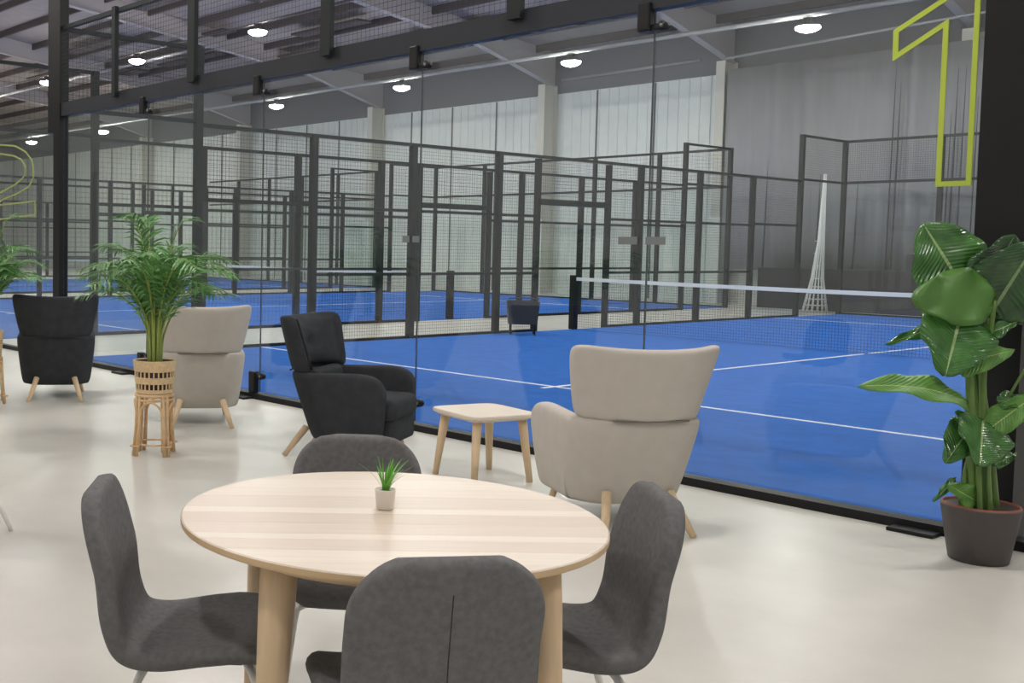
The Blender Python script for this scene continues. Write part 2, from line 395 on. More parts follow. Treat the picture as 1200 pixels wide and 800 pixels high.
def side_fence(X, label, pitch=0.05, wr=0.0018, near_glass=True):
    """long side of a court: posts every 2 m, glass at both ends, wire mesh between, a way in at the net"""
    t = thing('court_fence', label, 'fence', (X, 0, 0))
    P = 0.045; D = M['dark']
    ys = list(range(0 if X < -1 else 2, 22, 2))
    for y in ys:
        top = 4.0 if y in (0, 2, 18, 20) else 3.0
        if y == 10: continue
        box('post', D, (-P, y - 0.05, 0.0), (P, y + 0.05, top), t)
    for y in (9, 11):
        box('post', D, (-P, y - 0.04, 0.0), (P, y + 0.04, 2.95), t)
    box('lintel', D, (-0.05, 9.04, 2.17), (0.05, 10.96, 2.27), t)
    # rails
    for (a, b) in ((2.05, 17.95),):
        box('rail', D, (-0.025, a, 2.96), (0.025, b, 3.01), t)
    for a, b in ((0.05, 1.95), (18.05, 19.95)):
        box('rail', D, (-0.025, a, 3.95), (0.025, b, 4.0), t)
        box('rail', D, (-0.025, a, 3.0), (0.025, b, 3.05), t)
        mesh_panel(t, a, b, 3.05, 3.95, 0, True, pitch, wr)
    segs = [(4.05, 5.95), (6.05, 7.95), (8.05, 8.96), (11.04, 11.95), (12.05, 13.95), (14.05, 15.95)]
    for a, b in segs:
        for zz in (1.0, 1.97):
            box('rail', D, (-0.02, a, zz - 0.015), (0.02, b, zz + 0.025), t)
        for z0, z1 in ((0.05, 0.98), (1.03, 1.95), (2.0, 2.95)):
            mesh_panel(t, a, b, z0, z1, 0, True, pitch, wr)
    mesh_panel(t, 9.05, 10.95, 2.28, 2.95, 0, True, pitch, wr)
    for a, b in ((0.06, 1.94), (2.06, 3.94), (16.06, 17.94), (18.06, 19.94)):
        if a < 3 and not near_glass: continue
        top = 2.99 if (a < 1.5 or a > 18) else 1.98
        box('glass_panel', M['glass_far'], (-0.006, a, 0.06), (0.006, b, top), t)
        if top < 2:
            box('rail', D, (-0.02, a, 1.98), (0.02, b, 2.03), t)
            mesh_panel(t, a, b, 2.03, 2.95, 0, True, pitch, wr)
    for a, b in ((2.05, 8.95), (11.05, 17.95)):
        box('base_rail', M['black'], (-0.03, a, 0.0), (0.03, b, 0.05), t)
    return t
def end_wall(X0, Y, label, pitch=0.05, wr=0.0024):
    """short side of a court, seen far off: five glass panels, mesh above to 4 m"""
    t = thing('court_end_wall', label, 'fence', (X0, Y, 0)); D = M['dark']
    for i in range(6):
        if i in (0, 5): continue
        box('post', D, (i * 2 - 0.05, 0.0, 0.0), (i * 2 + 0.05, 0.08, 4.0), t)
    box('rail', D, (0.06, -0.025, 3.0), (9.94, 0.025, 3.06), t)
    box('rail', D, (0.06, -0.025, 3.94), (9.94, 0.025, 4.0), t)
    for i in range(5):
        box('glass_panel', M['glass_far'], (i * 2 + 0.06, -0.02, 0.06), (i * 2 + 1.94, -0.008, 2.99), t)
        mesh_panel(t, i * 2 + 0.06, i * 2 + 1.94, 3.06, 3.94, 0, False, pitch, wr)
    box('base_rail', M['black'], (0.06, -0.03, 0.0), (9.94, 0.03, 0.05), t)
    return t
def turf(X0, label):
    bm = bmesh.new(); add_box(bm, (0.05, 0.05, 0.0), (9.95, 19.96, 0.012))
    t = link('court_turf', from_bm(bm), M['turf'], None, (X0, 0, 0)); tag(t, label, 'court')
    for y in (3.05, 16.95): box('court_line', M['line'], (0.07, y - 0.025, 0.012), (9.93, y + 0.025, 0.015), t)
    box('court_line', M['line'], (4.975, 2.85, 0.012), (5.025, 9.93, 0.0151), t)
    box('court_line', M['line'], (4.975, 10.07, 0.012), (5.025, 17.15, 0.0151), t)
    return t
def padel_net(X0, label, pitch=0.045):
    t = thing('padel_net', label, 'net', (X0, 10, 0.0155))
    for xx in (0.06, 9.92):
        box('post', M['black'], (xx - 0.05, -0.06, 0.0), (xx + 0.05, 0.06, 0.95), t)
    bm = bmesh.new(); n = 24
    def sag(u): return 0.915 - 0.04 * (1 - abs(2 * u - 1) ** 1.5)
    A = []
    for i in range(n + 1):
        u = i / n; xx = 0.11 + 9.76 * u; z = sag(u)
        A.append([bm.verts.new((xx, yy, zz)) for yy, zz in ((-0.008, z - 0.06), (-0.008, z), (0.008, z), (0.008, z - 0.06))])
    for p, q in zip(A, A[1:]):
        for k in range(4): bm.faces.new((p[k], p[(k + 1) % 4], q[(k + 1) % 4], q[k]))
    bm.faces.new(A[0]); bm.faces.new(A[-1][::-1])
    link('white_tape', from_bm(bm), M['tape'], t)
    o = link('net_mesh', wire_mesh(9.76, 0.85, pitch, 0.0016), None, t, (0.11, 0, 0.005)); o['kind'] = 'stuff'
    if X0 == 0:
        nm = o.data.copy(); nm.materials[0] = M['net']
        o.data = nm
    return t
W2 = 12.78
names = ('nearest', 'second', 'third', 'fourth')
turf(0.0, 'blue turf of the nearest court behind the glass marked 1')
turf(-W2, 'blue turf of the second court, left beyond the mesh fence')
turf(-2 * W2, 'blue turf of the third court, far left')
padel_net(0.0, 'long net with white tape across the nearest court')
padel_net(-W2, 'net with white tape on the second court, behind the armchairs')
padel_net(-2 * W2, 'distant net on the third court at far left', 0.09)
side_fence(0.0, 'dark mesh fence along the left side of the nearest court')
side_fence(-2.78, 'dark mesh fence along the right side of the second court', 0.08, 0.0016)
side_fence(-W2, 'dark mesh fence along the far left side of the second court', 0.14, 0.002)
side_fence(-2.78 - W2, 'dark mesh fence along the right side of the third court', 0.14, 0.002)
side_fence(-2.78 - 2 * W2, 'dark mesh fence of the fourth court, furthest to the left', 0.2, 0.0025)
end_wall(0.0, 20.0, 'far glass end wall of the nearest court, before the grey curtain')
end_wall(-W2, 20.0, 'far glass end wall of the second court, before the white cladding', 0.1, 0.002)
end_wall(-2 * W2, 20.0, 'far glass end wall of the third court', 0.16, 0.0025)
# right side of the nearest court (mostly out of the picture)
t = thing('court_fence', 'glass and mesh fence on the right side of the nearest court', 'fence', (10.03, 0, 0))
for y in range(2, 22, 2):
    box('post', M['dark'], (-0.04, y - 0.05, 0), (0.04, y + 0.05, 4.0 if y >= 18 or y == 2 else 3.0), t)
for a in (0.16, 2.06, 16.06, 18.06):
    box('glass_panel', M['glass_far'], (-0.006, a, 0.06), (0.006, (a // 2 + 1) * 2 - 0.06, 2.95), t)
box('rail', M['dark'], (-0.025, 2.05, 2.96), (0.025, 19.95, 3.01), t)
box('rail', M['dark'], (-0.025, 0.16, 3.94), (0.025, 1.95, 4.0), t)
for a in range(4, 16, 2):
    mesh_panel(t, a + 0.05, a + 1.95, 0.05, 2.95, 0, True, 0.08, 0.003)

# ------------------------------------------------------------------ the glass wall in front
gw = thing('glass_wall', 'tall clear glass wall with black steel frame between lounge and nearest court', 'glass wall', (0, 0, 0))
for i in range(5):
    a, b = i * 2 + 0.004, i * 2 + 1.996
    if i == 0: a = 0.08
    if i == 4: b = 9.86
    box('glass_panel', M['glass'], (a, -0.006, 0.05), (b, 0.006, 2.92), gw)
for i in range(1, 5):
    box('seam', M['joint_dark'], (i * 2 - 0.0035, -0.0055, 0.06), (i * 2 + 0.0035, 0.0055, 2.92), gw)
box('corner_post', M['black'], (-0.085, -0.06, 0), (0.075, 0.06, 4.5), gw)
box('corner_post', M['black'], (-0.25, -0.05, 2.75), (-0.10, 0.05, 4.5), gw)
box('corner_post', M['black'], (9.865, -0.09, 0), (10.09, 0.09, 4.4), gw)
box('top_beam', M['beam'], (0.08, -0.045, 2.925), (9.86, 0.05, 3.085), gw)
box('top_rail', M['dark'], (0.08, -0.025, 3.95), (9.86, 0.025, 4.0), gw)
box('base_rail', M['black'], (0.08, -0.09, 0.0), (9.86, 0.03, 0.05), gw)
box('base_rail', M['black'], (10.09, -0.09, 0.0), (10.9, 0.03, 0.05), gw)
for xx, hw in ((1.41, 0.035), (2.93, 0.06), (4.95, 0.06), (6.95, 0.06), (8.9, 0.06)):
    box('mesh_post', M['dark'], (xx - hw, -0.1, 3.02), (xx + hw, -0.05, 4.0), gw)
for i in range(5):
    mesh_panel(gw, max(0.08, i * 2 + 0.02), min(9.86, i * 2 + 1.98), 3.07, 3.95, -0.03, False, 0.05, 0.0014)
for i in range(1, 5):
    xx = i * 2 - 0.03
    for z0, z1, zb in ((2.79, 2.97, 2.81), (0.05, 0.25, 0.215)):
        br = box('bracket', M['black'], (xx - 0.055, -0.075, z0), (xx + 0.035, -0.012, z1), gw, 0.012)
        bm = bmesh.new()
        add_tube(bm, [(0.05, 0, zb - (z0 + z1) / 2), (0.14, 0, zb - (z0 + z1) / 2)], 0.022, 8)
        add_tube(bm, [(0.13, -0.03, zb - (z0 + z1) / 2), (0.13, 0.02, zb - (z0 + z1) / 2)], 0.03, 10)
        link('clamp_bolt', from_bm(bm, True), M['black'], br)
        bm = bmesh.new(); add_tube(bm, [(0.13, -0.036, zb - (z0 + z1) / 2), (0.13, -0.03, zb - (z0 + z1) / 2)], 0.012, 8)
        link('bolt_head', from_bm(bm, True), M['alu'], br)
for xx in (1.7, 3.9, 5.8, 7.8, 9.68):
    box('foot_plate', M['black'], (xx - 0.11, -0.2, 0.0), (xx + 0.11, -0.085, 0.02), gw, 0.004)
for xx, ww in ((7.96, 0.2), (5.92, 0.11)):
    for dx in (-0.5, 0.5):
        box('seam_film', M['clearfilm'], (xx + dx * ww - ww * 0.35, -0.009, 1.46), (xx + dx * ww + ww * 0.35, -0.0065, 1.51), gw)
def outline(name, m, pts, r, parent):
    # flat vinyl stroke of constant width round a closed polygon in the glass plane
    n = len(pts); bm = bmesh.new(); I = []; O = []
    for i in range(n):
        p0, p, p1 = (Vector(pts[j % n]) for j in (i - 1, i, i + 1))
        d0 = (p - p0).normalized(); d1 = (p1 - p).normalized()
        nrm = Vector((-(d0 + d1).y, (d0 + d1).x)); nrm = nrm.normalized()
        s = r / max(0.45, nrm.dot(Vector((-d0.y, d0.x))))
        I.append(p - nrm * s); O.append(p + nrm * s)
    f = [[bm.verts.new((q.x, yy, q.y)) for q in L] for yy in (-0.0135, -0.0068) for L in (I, O)]
    for i in range(n):
        j = (i + 1) % n
        bm.faces.new((f[0][i], f[0][j], f[1][j], f[1][i])); bm.faces.new((f[2][i], f[3][i], f[3][j], f[2][j]))
        bm.faces.new((f[0][i], f[2][i], f[2][j], f[0][j])); bm.faces.new((f[1][i], f[1][j], f[3][j], f[3][i]))
    o = link(name, from_bm(bm), m, parent); return o
outline('number_one', M['lime'], [(9.425, 2.588), (9.80, 2.80), (9.80, 1.783), (9.662, 1.783), (9.662, 2.595), (9.427, 2.455)], 0.0125, gw)['label'] = 'lime outlined numeral 1 on the glass'
# narrow glazed return panel left of the corner post, numeral 2 on it
gp = thing('glass_return', 'glass panel left of the black corner post with lime outlined numeral 2', 'glass wall', (0, 0, 0))
box('glass_panel', M['glass'], (-2.6, -0.006, 0.05), (-0.09, 0.006, 2.97), gp)
box('base_rail', M['black'], (-2.6, -0.05, 0.0), (-0.09, 0.03, 0.05), gp)
two = [(-2.05, 2.33), (-2.05, 2.45), (-2.0, 2.58), (-1.88, 2.67), (-1.72, 2.70), (-1.25, 2.655), (-0.95, 2.56), (-0.78, 2.45), (-0.73, 2.34), (-0.735, 2.22), (-0.85, 2.12), (-1.2, 2.04),
       (-1.65, 1.97), (-1.82, 1.92), (-1.82, 1.90), (-0.68, 1.93), (-0.68, 1.76), (-2.05, 1.70), (-2.05, 1.92), (-2.0, 1.98), (-1.85, 2.04), (-1.3, 2.15), (-1.05, 2.22), (-0.96, 2.30), (-0.96, 2.38),
       (-1.08, 2.47), (-1.3, 2.53), (-1.7, 2.58), (-1.84, 2.55), (-1.9, 2.47), (-1.9, 2.33)]
outline('number_two', M['pale_lime'], two, 0.011, gp)['label'] = 'pale lime outlined numeral 2 on the glass'

# ball tub standing between the courts
t = thing('ball_basket', 'dark ball basket on short legs beside the fence post in the nearest court', 'basket', (0.36, 8.25, 0.012), 0.75)
bm = bmesh.new(); lo = [(-0.26, -0.2), (0.26, -0.2), (0.26, 0.2), (-0.26, 0.2)]
def ringv(s, z): return [bm.verts.new((x_ * s, y_ * s, z)) for x_, y_ in lo]
a = ringv(0.86, 0.17); b = ringv(1.0, 0.55); c = ringv(0.94, 0.55); d = ringv(0.8, 0.2)
bm.faces.new(a); bm.faces.new(d)
for p, q in ((a, b), (b, c), (c, d)):
    for k in range(4): bm.faces.new((p[k], p[(k + 1) % 4], q[(k + 1) % 4], q[k]))
link('body', from_bm(bm), M['tub'], t)
tube('handle', M['tub'], [(-0.2, -0.19, 0.5), (-0.24, -0.24, 0.6), (0.0, -0.25, 0.61), (0.24, -0.24, 0.6), (0.2, -0.19, 0.5)], 0.01, t, 6)
for sx in (-1, 1):
    for sy in (-1, 1): box('leg', M['black'], (sx * 0.19 - 0.012, sy * 0.14 - 0.012, 0), (sx * 0.19 + 0.012, sy * 0.14 + 0.012, 0.19), t)

# ------------------------------------------------------------------ lamps
def lamp(loc, label, group=None, rod=None):
    t = thing('high_bay_lamp', label, 'lamp', loc, 0, group)
    lathe('housing', M['alu'], [(0.0, 0.22), (0.09, 0.22), (0.1, 0.12), (0.21, 0.07), (0.222, 0.03), (0.222, 0.008)], t, 24)
    lathe('lens', M['led'], [(0.0, -0.075), (0.08, -0.07), (0.15, -0.05), (0.205, -0.02), (0.235, 0.004), (0.236, 0.04), (0.231, 0.04), (0.228, 0.005), (0.0, 0.0021)], t, 24)  # glowing rim carried up past the housing edge, added to light the ceiling
    tube('hook', M['alu'], [(0, 0, 0.215), (0, 0, 0.225)], 0.02, t, 8)
    return t
lamp((0.5, 17, 6.08), 'round ceiling lamp above the grey curtain, rightmost in view')
lamp((-5.42, 17, 6.08), 'round ceiling lamp just left of the rightmost tall glass seam')
lamp((-11.4, 17, 6.08), 'round ceiling lamp left of the second bracket from the right')
lamp((-17.35, 17, 6.08), 'round ceiling lamp beside the third bracket on the top beam')
lamp((-29.2, 17, 6.08), 'small distant ceiling lamp just right of the black corner post')
lamp((-36, 17, 6.08), 'most distant ceiling lamp, left of the black corner post above the numeral 2')
lamp((-4.8, 11.2, 6.88), 'ceiling lamp cut off by the top edge of the picture')
lamp((-10.83, 11.2, 6.88), 'ceiling lamp seen through the mesh above the glass, brightest at upper left')
lamp((-16.83, 11.2, 6.88), 'ceiling lamp seen between the two black posts at upper left')
lamp((-22.8, 11.2, 6.88), 'ceiling lamp left of the black corner post')
for yy, zz, la in ((11.2, 6.88, 'lighting rail carrying the lamps at the upper left'), (5, 6.9, 'lighting rail above the near half of the courts'), (-1.9, 6.9, 'lighting rail above the armchairs'), (-7.5, 6.7, 'lighting rail above the dining table')):
    o = tube('lighting_rail', M['purlin'], [(-40, yy, zz + 0.25), (18, yy, zz + 0.25)], 0.025, None, 8); tag(o, la, 'rail')
for yy, zz, xs in ((11.2, 6.88, (1.2, 7.2, 13, -28.8, -34.8)), (17, 6.08, (6.4, 12.4)), (5, 6.9, (-34, -28, -22, -16, -10, -4, 2, 8, 14)), (-1.9, 6.9, (-14, -6, 2, 9, 16)), (-7.5, 6.7, (-4, 4, 12))):  # unseen lamps, added to light the lounge and the courts
    for xx in xs: lamp((xx, yy, zz), 'unseen round ceiling lamp, added to light the hall', 'unseen lamps added to light the hall')

# ------------------------------------------------------------------ armchairs
def wing_chair(label, loc, face, fab, seam, kind):
    t = thing('wing_armchair', label, 'armchair', loc, radians(face) - pi / 2)
    # lower shell: arms and back in one U, open at the front (+y)
    path = []                                   # (x, y, s) centre line of the U, s<0 left arm .. 0 back .. s>0 right arm
    hw, fr, bk, rc = 0.305, 0.36, -0.335, 0.17
    path += [(-hw, fr - (fr - (bk + rc)) * i / 8) for i in range(8)]
    path += [(-hw + rc - rc * cos(a), bk + rc - rc * sin(a)) for a in [pi / 2 * i / 6 for i in range(7)]]
    path += [(-hw + rc + (2 * hw - 2 * rc) * i / 4, bk) for i in range(1, 4)]
    path += [(hw - rc + rc * sin(a), bk + rc - rc * cos(a)) for a in [pi / 2 * i / 6 for i in range(7)]]
    path += [(hw, bk + rc + (fr - (bk + rc)) * i / 8) for i in range(1, 9)]
    N = len(path); bm = bmesh.new(); rings = []
    th = 0.1; zb = 0.125
    for i, (px, py) in enumerate(path):
        q0 = Vector(path[max(0, i - 1)]); q1 = Vector(path[min(N - 1, i + 1)]); tg = (q1 - q0).normalized(); nr = Vector((tg.y, -tg.x))  # outward
        endd = min(i, N - 1 - i) / 8.0          # 0 at arm tip .. 1 at the corner
        zt = 0.585 + 0.025 * (1 - endd) * (endd < 0.99)
        if endd < 0.42:
            f = 1 - endd / 0.42; zt -= 0.11 * (1 - math.sqrt(max(0, 1 - f * f)))
        zt += 0.0
        tp = 0.115                                # taper towards the floor
        prof = []
        K = 10
        sec = [(-0.5, zb + 0.02), (-0.3, zb), (0.3, zb), (0.5, zb + 0.02), (0.5, zb + 0.14), (0.5, (zb + zt) / 2), (0.5, zt - 0.05), (0.42, zt - 0.012), (0.2, zt), (-0.2, zt), (-0.42, zt - 0.012), (-0.5, zt - 0.05), (-0.5, (zb + zt) / 2), (-0.5, zb + 0.14)]
        ring = []
        for o_, z in sec:
            s = 1 - tp * 1.5 * max(0.0, 1 - (z - zb) / 0.43) ** 1.3
            x_ = px * s; y_ = py
            if py < 0: y_ = py - 0.0 + (0.15 * max(0.0, 1 - (z - zb) / 0.45) if py < -0.02 else 0) * min(1, (-0.02 - py) / 0.2)
            if endd < 0.99: y_ = py - 0.05 * (1 - endd) * (1 - (z - zb) / 0.43)
            ring.append(bm.verts.new((x_ + nr.x * th * o_, y_ + nr.y * th * o_, z)))
        rings.append(ring)
    for A, B in zip(rings, rings[1:]):
        for k in range(len(A)): bm.faces.new((A[k], A[(k + 1) % len(A)], B[(k + 1) % len(A)], B[k]))
    bm.faces.new(rings[0]); bm.faces.new(rings[-1][::-1])
    sh = link('shell', from_bm(bm, True), fab, t); sh.modifiers.new('sub', 'SUBSURF').levels = 1; sh.modifiers[-1].render_levels = 2
    # seam line running round the back where the head part is buttoned on
    # head part: wide shallow curve that flares upward
    bm = bmesh.new(); rings = []; n = 17; z0, z1 = 0.575, 0.965
    for i in range(n):
        u = -1 + 2 * i / (n - 1)
        ring = []
        sec = [(-0.45, 0.0), (-0.5, 0.08), (-0.5, 0.5), (-0.5, 0.92), (-0.38, 0.99), (0.0, 1.0), (0.38, 0.99), (0.5, 0.92), (0.5, 0.5), (0.5, 0.08), (0.45, 0.0)]
        e = max(0, abs(u) - 0.86) / 0.14
        for o_, v in sec:
            half = 0.325 + 0.075 * v
            x_ = half * (u if abs(u) < 0.86 else math.copysign(0.86 + 0.14 * sin(e * pi / 2), u))
            base = -0.36 - 0.09 * v + 0.17 * abs(u) ** 2.6
            thick = 0.105 * (1 - 0.45 * e * e)
            vv = v
            zz = z0 + (z1 - z0) * vv - 0.022 * (1 - abs(u) ** 2) * v + (-0.02 * e * e if v > 0.85 else 0)
            ring.append(bm.verts.new((x_, base - thick * o_, zz)))
        rings.append(ring)
    for A, B in zip(rings, rings[1:]):
        for k in range(len(A)): bm.faces.new((A[k], A[(k + 1) % len(A)], B[(k + 1) % len(A)], B[k]))
    bm.faces.new(rings[0]); bm.faces.new(rings[-1][::-1])
    hd = link('headrest', from_bm(bm, True), fab, t); md = hd.modifiers.new('sub', 'SUBSURF'); md.levels = 1; md.render_levels = 2
    # padded cushion in the headrest with a tuft
    bm = bmesh.new(); nx, nz = 13, 9; F = []; Bk = []
    for i in range(nx):
        u = -1 + 2 * i / (nx - 1); rf = []; rb = []
        for j in range(nz):
            v = j / (nz - 1)
            puff = (1 - abs(u) ** 4) * (1 - abs(2 * v - 1) ** 4) * 0.05
            puff -= 0.045 * math.exp(-((u / 0.13) ** 2 + ((v - 0.5) / 0.09) ** 2)) + 0.012 * math.exp(-((v - 0.5) / 0.05) ** 2) * (abs(u) < 0.5)
            x_ = u * (0.26 + 0.05 * v); y_ = -0.36 - 0.09 * v + 0.19 * abs(u * 0.86) ** 2.6 + 0.045
            z_ = 0.60 + 0.335 * v
            rf.append(bm.verts.new((x_, y_ + puff, z_))); rb.append(bm.verts.new((x_, y_ - 0.02, z_)))
        F.append(rf); Bk.append(rb)
    for i in range(nx - 1):
        for j in range(nz - 1):
            bm.faces.new((F[i][j], F[i + 1][j], F[i + 1][j + 1], F[i][j + 1])); bm.faces.new((Bk[i][j], Bk[i][j + 1], Bk[i + 1][j + 1], Bk[i + 1][j]))
    bound = [(i, 0) for i in range(nx)] + [(nx - 1, j) for j in range(1, nz)] + [(i, nz - 1) for i in range(nx - 2, -1, -1)] + [(0, j) for j in range(nz - 2, 0, -1)]
    for (i, j), (i2, j2) in zip(bound, bound[1:] + bound[:1]): bm.faces.new((F[i][j], F[i2][j2], Bk[i2][j2], Bk[i][j]))
    hc = link('head_cushion', from_bm(bm, True), fab, t)
    lathe('button', seam, [(0.0, 0.006), (0.02, 0.004), (0.026, -0.004), (0, -0.006)], hc, 14, (0, -0.354, 0.768)).rotation_euler = (pi / 2, 0, 0)
    # seat: base block and cushion, rounded
    def soft(name, lo, hi, bev, parent):
        b2 = bmesh.new(); add_box(b2, lo, hi); bmesh.ops.bevel(b2, geom=b2.edges[:], offset=bev, segments=4, affect='EDGES', profile=0.5)
        return link(name, from_bm(b2, True), fab, parent)
    soft('seat_base', (-0.225, -0.16, 0.135), (0.225, 0.37, 0.30), 0.03, t)
    soft('seat_cushion', (-0.25, -0.24, 0.285), (0.25, 0.385, 0.435), 0.05, t)
    soft('back_cushion', (-0.23, -0.265, 0.42), (0.23, -0.16, 0.60), 0.04, t)
    tube('seam', seam, [(-0.325 * sin(a) * 1.03, -0.235 - 0.165 * abs(cos(a)) ** 0.6, 0.582) for a in [-pi / 2 * 0.4 + pi * 0.4 * i / 16 for i in range(17)]], 0.006, t, 6)
    for sx in (-1, 1):
        tube('leg', M['ash'], [(sx * 0.165, -0.262, 0.205), (sx * 0.167, -0.266, 0.20), (sx * 0.20, -0.335, 0.10), (sx * 0.235, -0.40, 0.0)], [0.008, 0.025, 0.022, 0.016], t, 12)
        tube('leg', M['ash'], [(sx * 0.20, 0.26, 0.16), (sx * 0.235, 0.30, 0.0)], [0.022, 0.015], t, 12)
    return t
wing_chair('light grey wing armchair with its back to us beside the square side table', (8.62, -1.18, 0), 150, M['grey_fabric'], M['seam_grey'], 0)
wing_chair('light grey wing armchair behind the rattan planter stand, seen from behind', (4.77, -1.21, 0), 149, M['grey_fabric'], M['seam_grey'], 0)
wing_chair('black wing armchair facing right towards the square side table', (6.56, -1.175, 0), 26, M['blk_fabric'], M['seam_dark'], 0)
wing_chair('black wing armchair at the left, seen from behind under the corner post', (2.9, -1.53, 0), 151, M['blk_fabric'], M['seam_dark'], 0)

# ------------------------------------------------------------------ square side table
def side_table():
    t = thing('side_table', 'small square light wood side table between black and grey armchairs', 'table', (7.54, -0.98, 0), radians(-13))
    bm = bmesh.new(); pts = []; hw = 0.245
    n = 48
    for k in range(n):
        a = 2 * pi * k / n; e = 2 / 7.0
        pts.append((math.copysign(abs(cos(a)) ** e, cos(a)) * hw, math.copysign(abs(sin(a)) ** e, sin(a)) * hw))
    L = [[bm.verts.new((x_ * s, y_ * s, z)) for x_, y_ in pts] for s, z in ((0.86, 0.385), (1.0, 0.405), (1.0, 0.42), (0.985, 0.425))]
    bm.faces.new(L[0][::-1]); bm.faces.new(L[-1])
    for A, B in zip(L, L[1:]):
        for k in range(n): bm.faces.new((A[k], A[(k + 1) % n], B[(k + 1) % n], B[k]))
    link('tabletop', from_bm(bm), M['stave0'], t)
    for sx in (-1, 1):
        for sy in (-1, 1):
            tube('leg', M['ash'], [(sx * 0.165, sy * 0.165, 0.395), (sx * 0.205, sy * 0.205, 0.0)], [0.03, 0.019], t, 14)
side_table()

# ------------------------------------------------------------------ round table
def round_table():
    t = thing('round_table', 'round light wood dining table with four tapered legs in the foreground', 'table', (10.05, -4.24, 0), radians(52.9))
    R0 = 0.535; widths = [0.10, 0.10, 0.09, 0.05, 0.10, 0.10, 0.06, 0.13, 0.10, 0.12, 0.12]; y0 = -R0; cols = [0, 2, 1, 2, 1, 3, 2, 1, 0, 2, 0]
    i = 0
    while y0 < R0 - 1e-4:
        y1 = min(R0, y0 + widths[i % len(widths)])
        bm = bmesh.new(); a0, a1 = y0 + (0.0003 if i else 0), y1 - 0.0003; seg = 10
        ys_ = [a0 + (a1 - a0) * k / seg for k in range(seg + 1)]
        def rim(r): return [(math.sqrt(max(0, r * r - min(r, abs(yy)) ** 2)), max(-r, min(r, yy))) for yy in ys_]
        lay = []
        for r, z in ((R0 - 0.03, 0.712), (R0, 0.726), (R0, 0.738), (R0 - 0.003, 0.741)):
            q = rim(r); loop = [(x_, yy) for x_, yy in q] + [(-x_, yy) for x_, yy in reversed(q)]
            lay.append([bm.verts.new((x_, yy, z)) for x_, yy in loop])
        bm.faces.new(lay[0][::-1]); bm.faces.new(lay[-1])
        for A, B in zip(lay, lay[1:]):
            for k in range(len(A)): bm.faces.new((A[k], A[(k + 1) % len(A)], B[(k + 1) % len(A)], B[k]))
        bmesh.ops.remove_doubles(bm, verts=bm.verts, dist=1e-5)
        link('plank', from_bm(bm), M['stave%d' % cols[i % len(cols)]], t); y0 = y1; i += 1
    lathe('edge_band', M['ash_edge'], [(0.504, 0.7105), (0.5345, 0.7225), (0.5357, 0.7265), (0.5357, 0.7375), (0.5352, 0.7375), (0.5352, 0.727), (0.504, 0.7115), (0.504, 0.7105)], t, 96, smooth=False)
    lathe('apron_ring', M['ash_edge'], [(0.40, 0.69), (0.455, 0.69), (0.455, 0.7125), (0.40, 0.7125), (0.40, 0.69)], t, 48, smooth=False)
    for k in range(4):
        a = radians(-80 - 52.9 + 90 * k)
        tube('leg', M['ash'], [(0.425 * cos(a), 0.425 * sin(a), 0.715), (0.435 * cos(a), 0.435 * sin(a), 0.6), (0.475 * cos(a), 0.475 * sin(a), 0.0)], [0.044, 0.042, 0.024], t, 20)
round_table()

# small potted grass on the round table
t = thing('potted_grass', 'little green grass plant in a white pot on the round table', 'plant', (10.0, -4.21, 0.741))
lathe('pot', M['white_pot'], [(0.0, 0.0), (0.019, 0.0), (0.023, 0.004), (0.027, 0.05), (0.0275, 0.054), (0.025, 0.054), (0.024, 0.044), (0.0, 0.044)], t, 28)
lathe('soil', M['soil'], [(0.0, 0.047), (0.0235, 0.046), (0.0235, 0.0445), (0, 0.0445)], t, 20)
rnd = random.Random(5)
for k in range(34):
    a = rnd.uniform(0, 2 * pi); ln = rnd.uniform(0.06, 0.1); sp = rnd.uniform(0.1, 0.95) ** 1.2
    bm = bmesh.new(); V = []; n = 5
    for i in range(n):
        u = i / (n - 1); rr = 0.006 + sp * ln * u ** 1.5; zz = 0.045 + ln * u * (1 - 0.25 * sp * u)
        wd = 0.0032 * (1 - u ** 2) + 0.0002
        c0 = Vector((rr * cos(a), rr * sin(a), zz)); sd = Vector((-sin(a), cos(a), 0)) * wd
        V.append((bm.verts.new(c0 - sd), bm.verts.new(c0 + Vector((cos(a), sin(a), 0)) * -0.0006), bm.verts.new(c0 + sd)))
    for A, B in zip(V, V[1:]):
        bm.faces.new((A[0], A[1], B[1], B[0])); bm.faces.new((A[1], A[2], B[2], B[1]))
    link('blade', from_bm(bm, True), M['grass'], t)

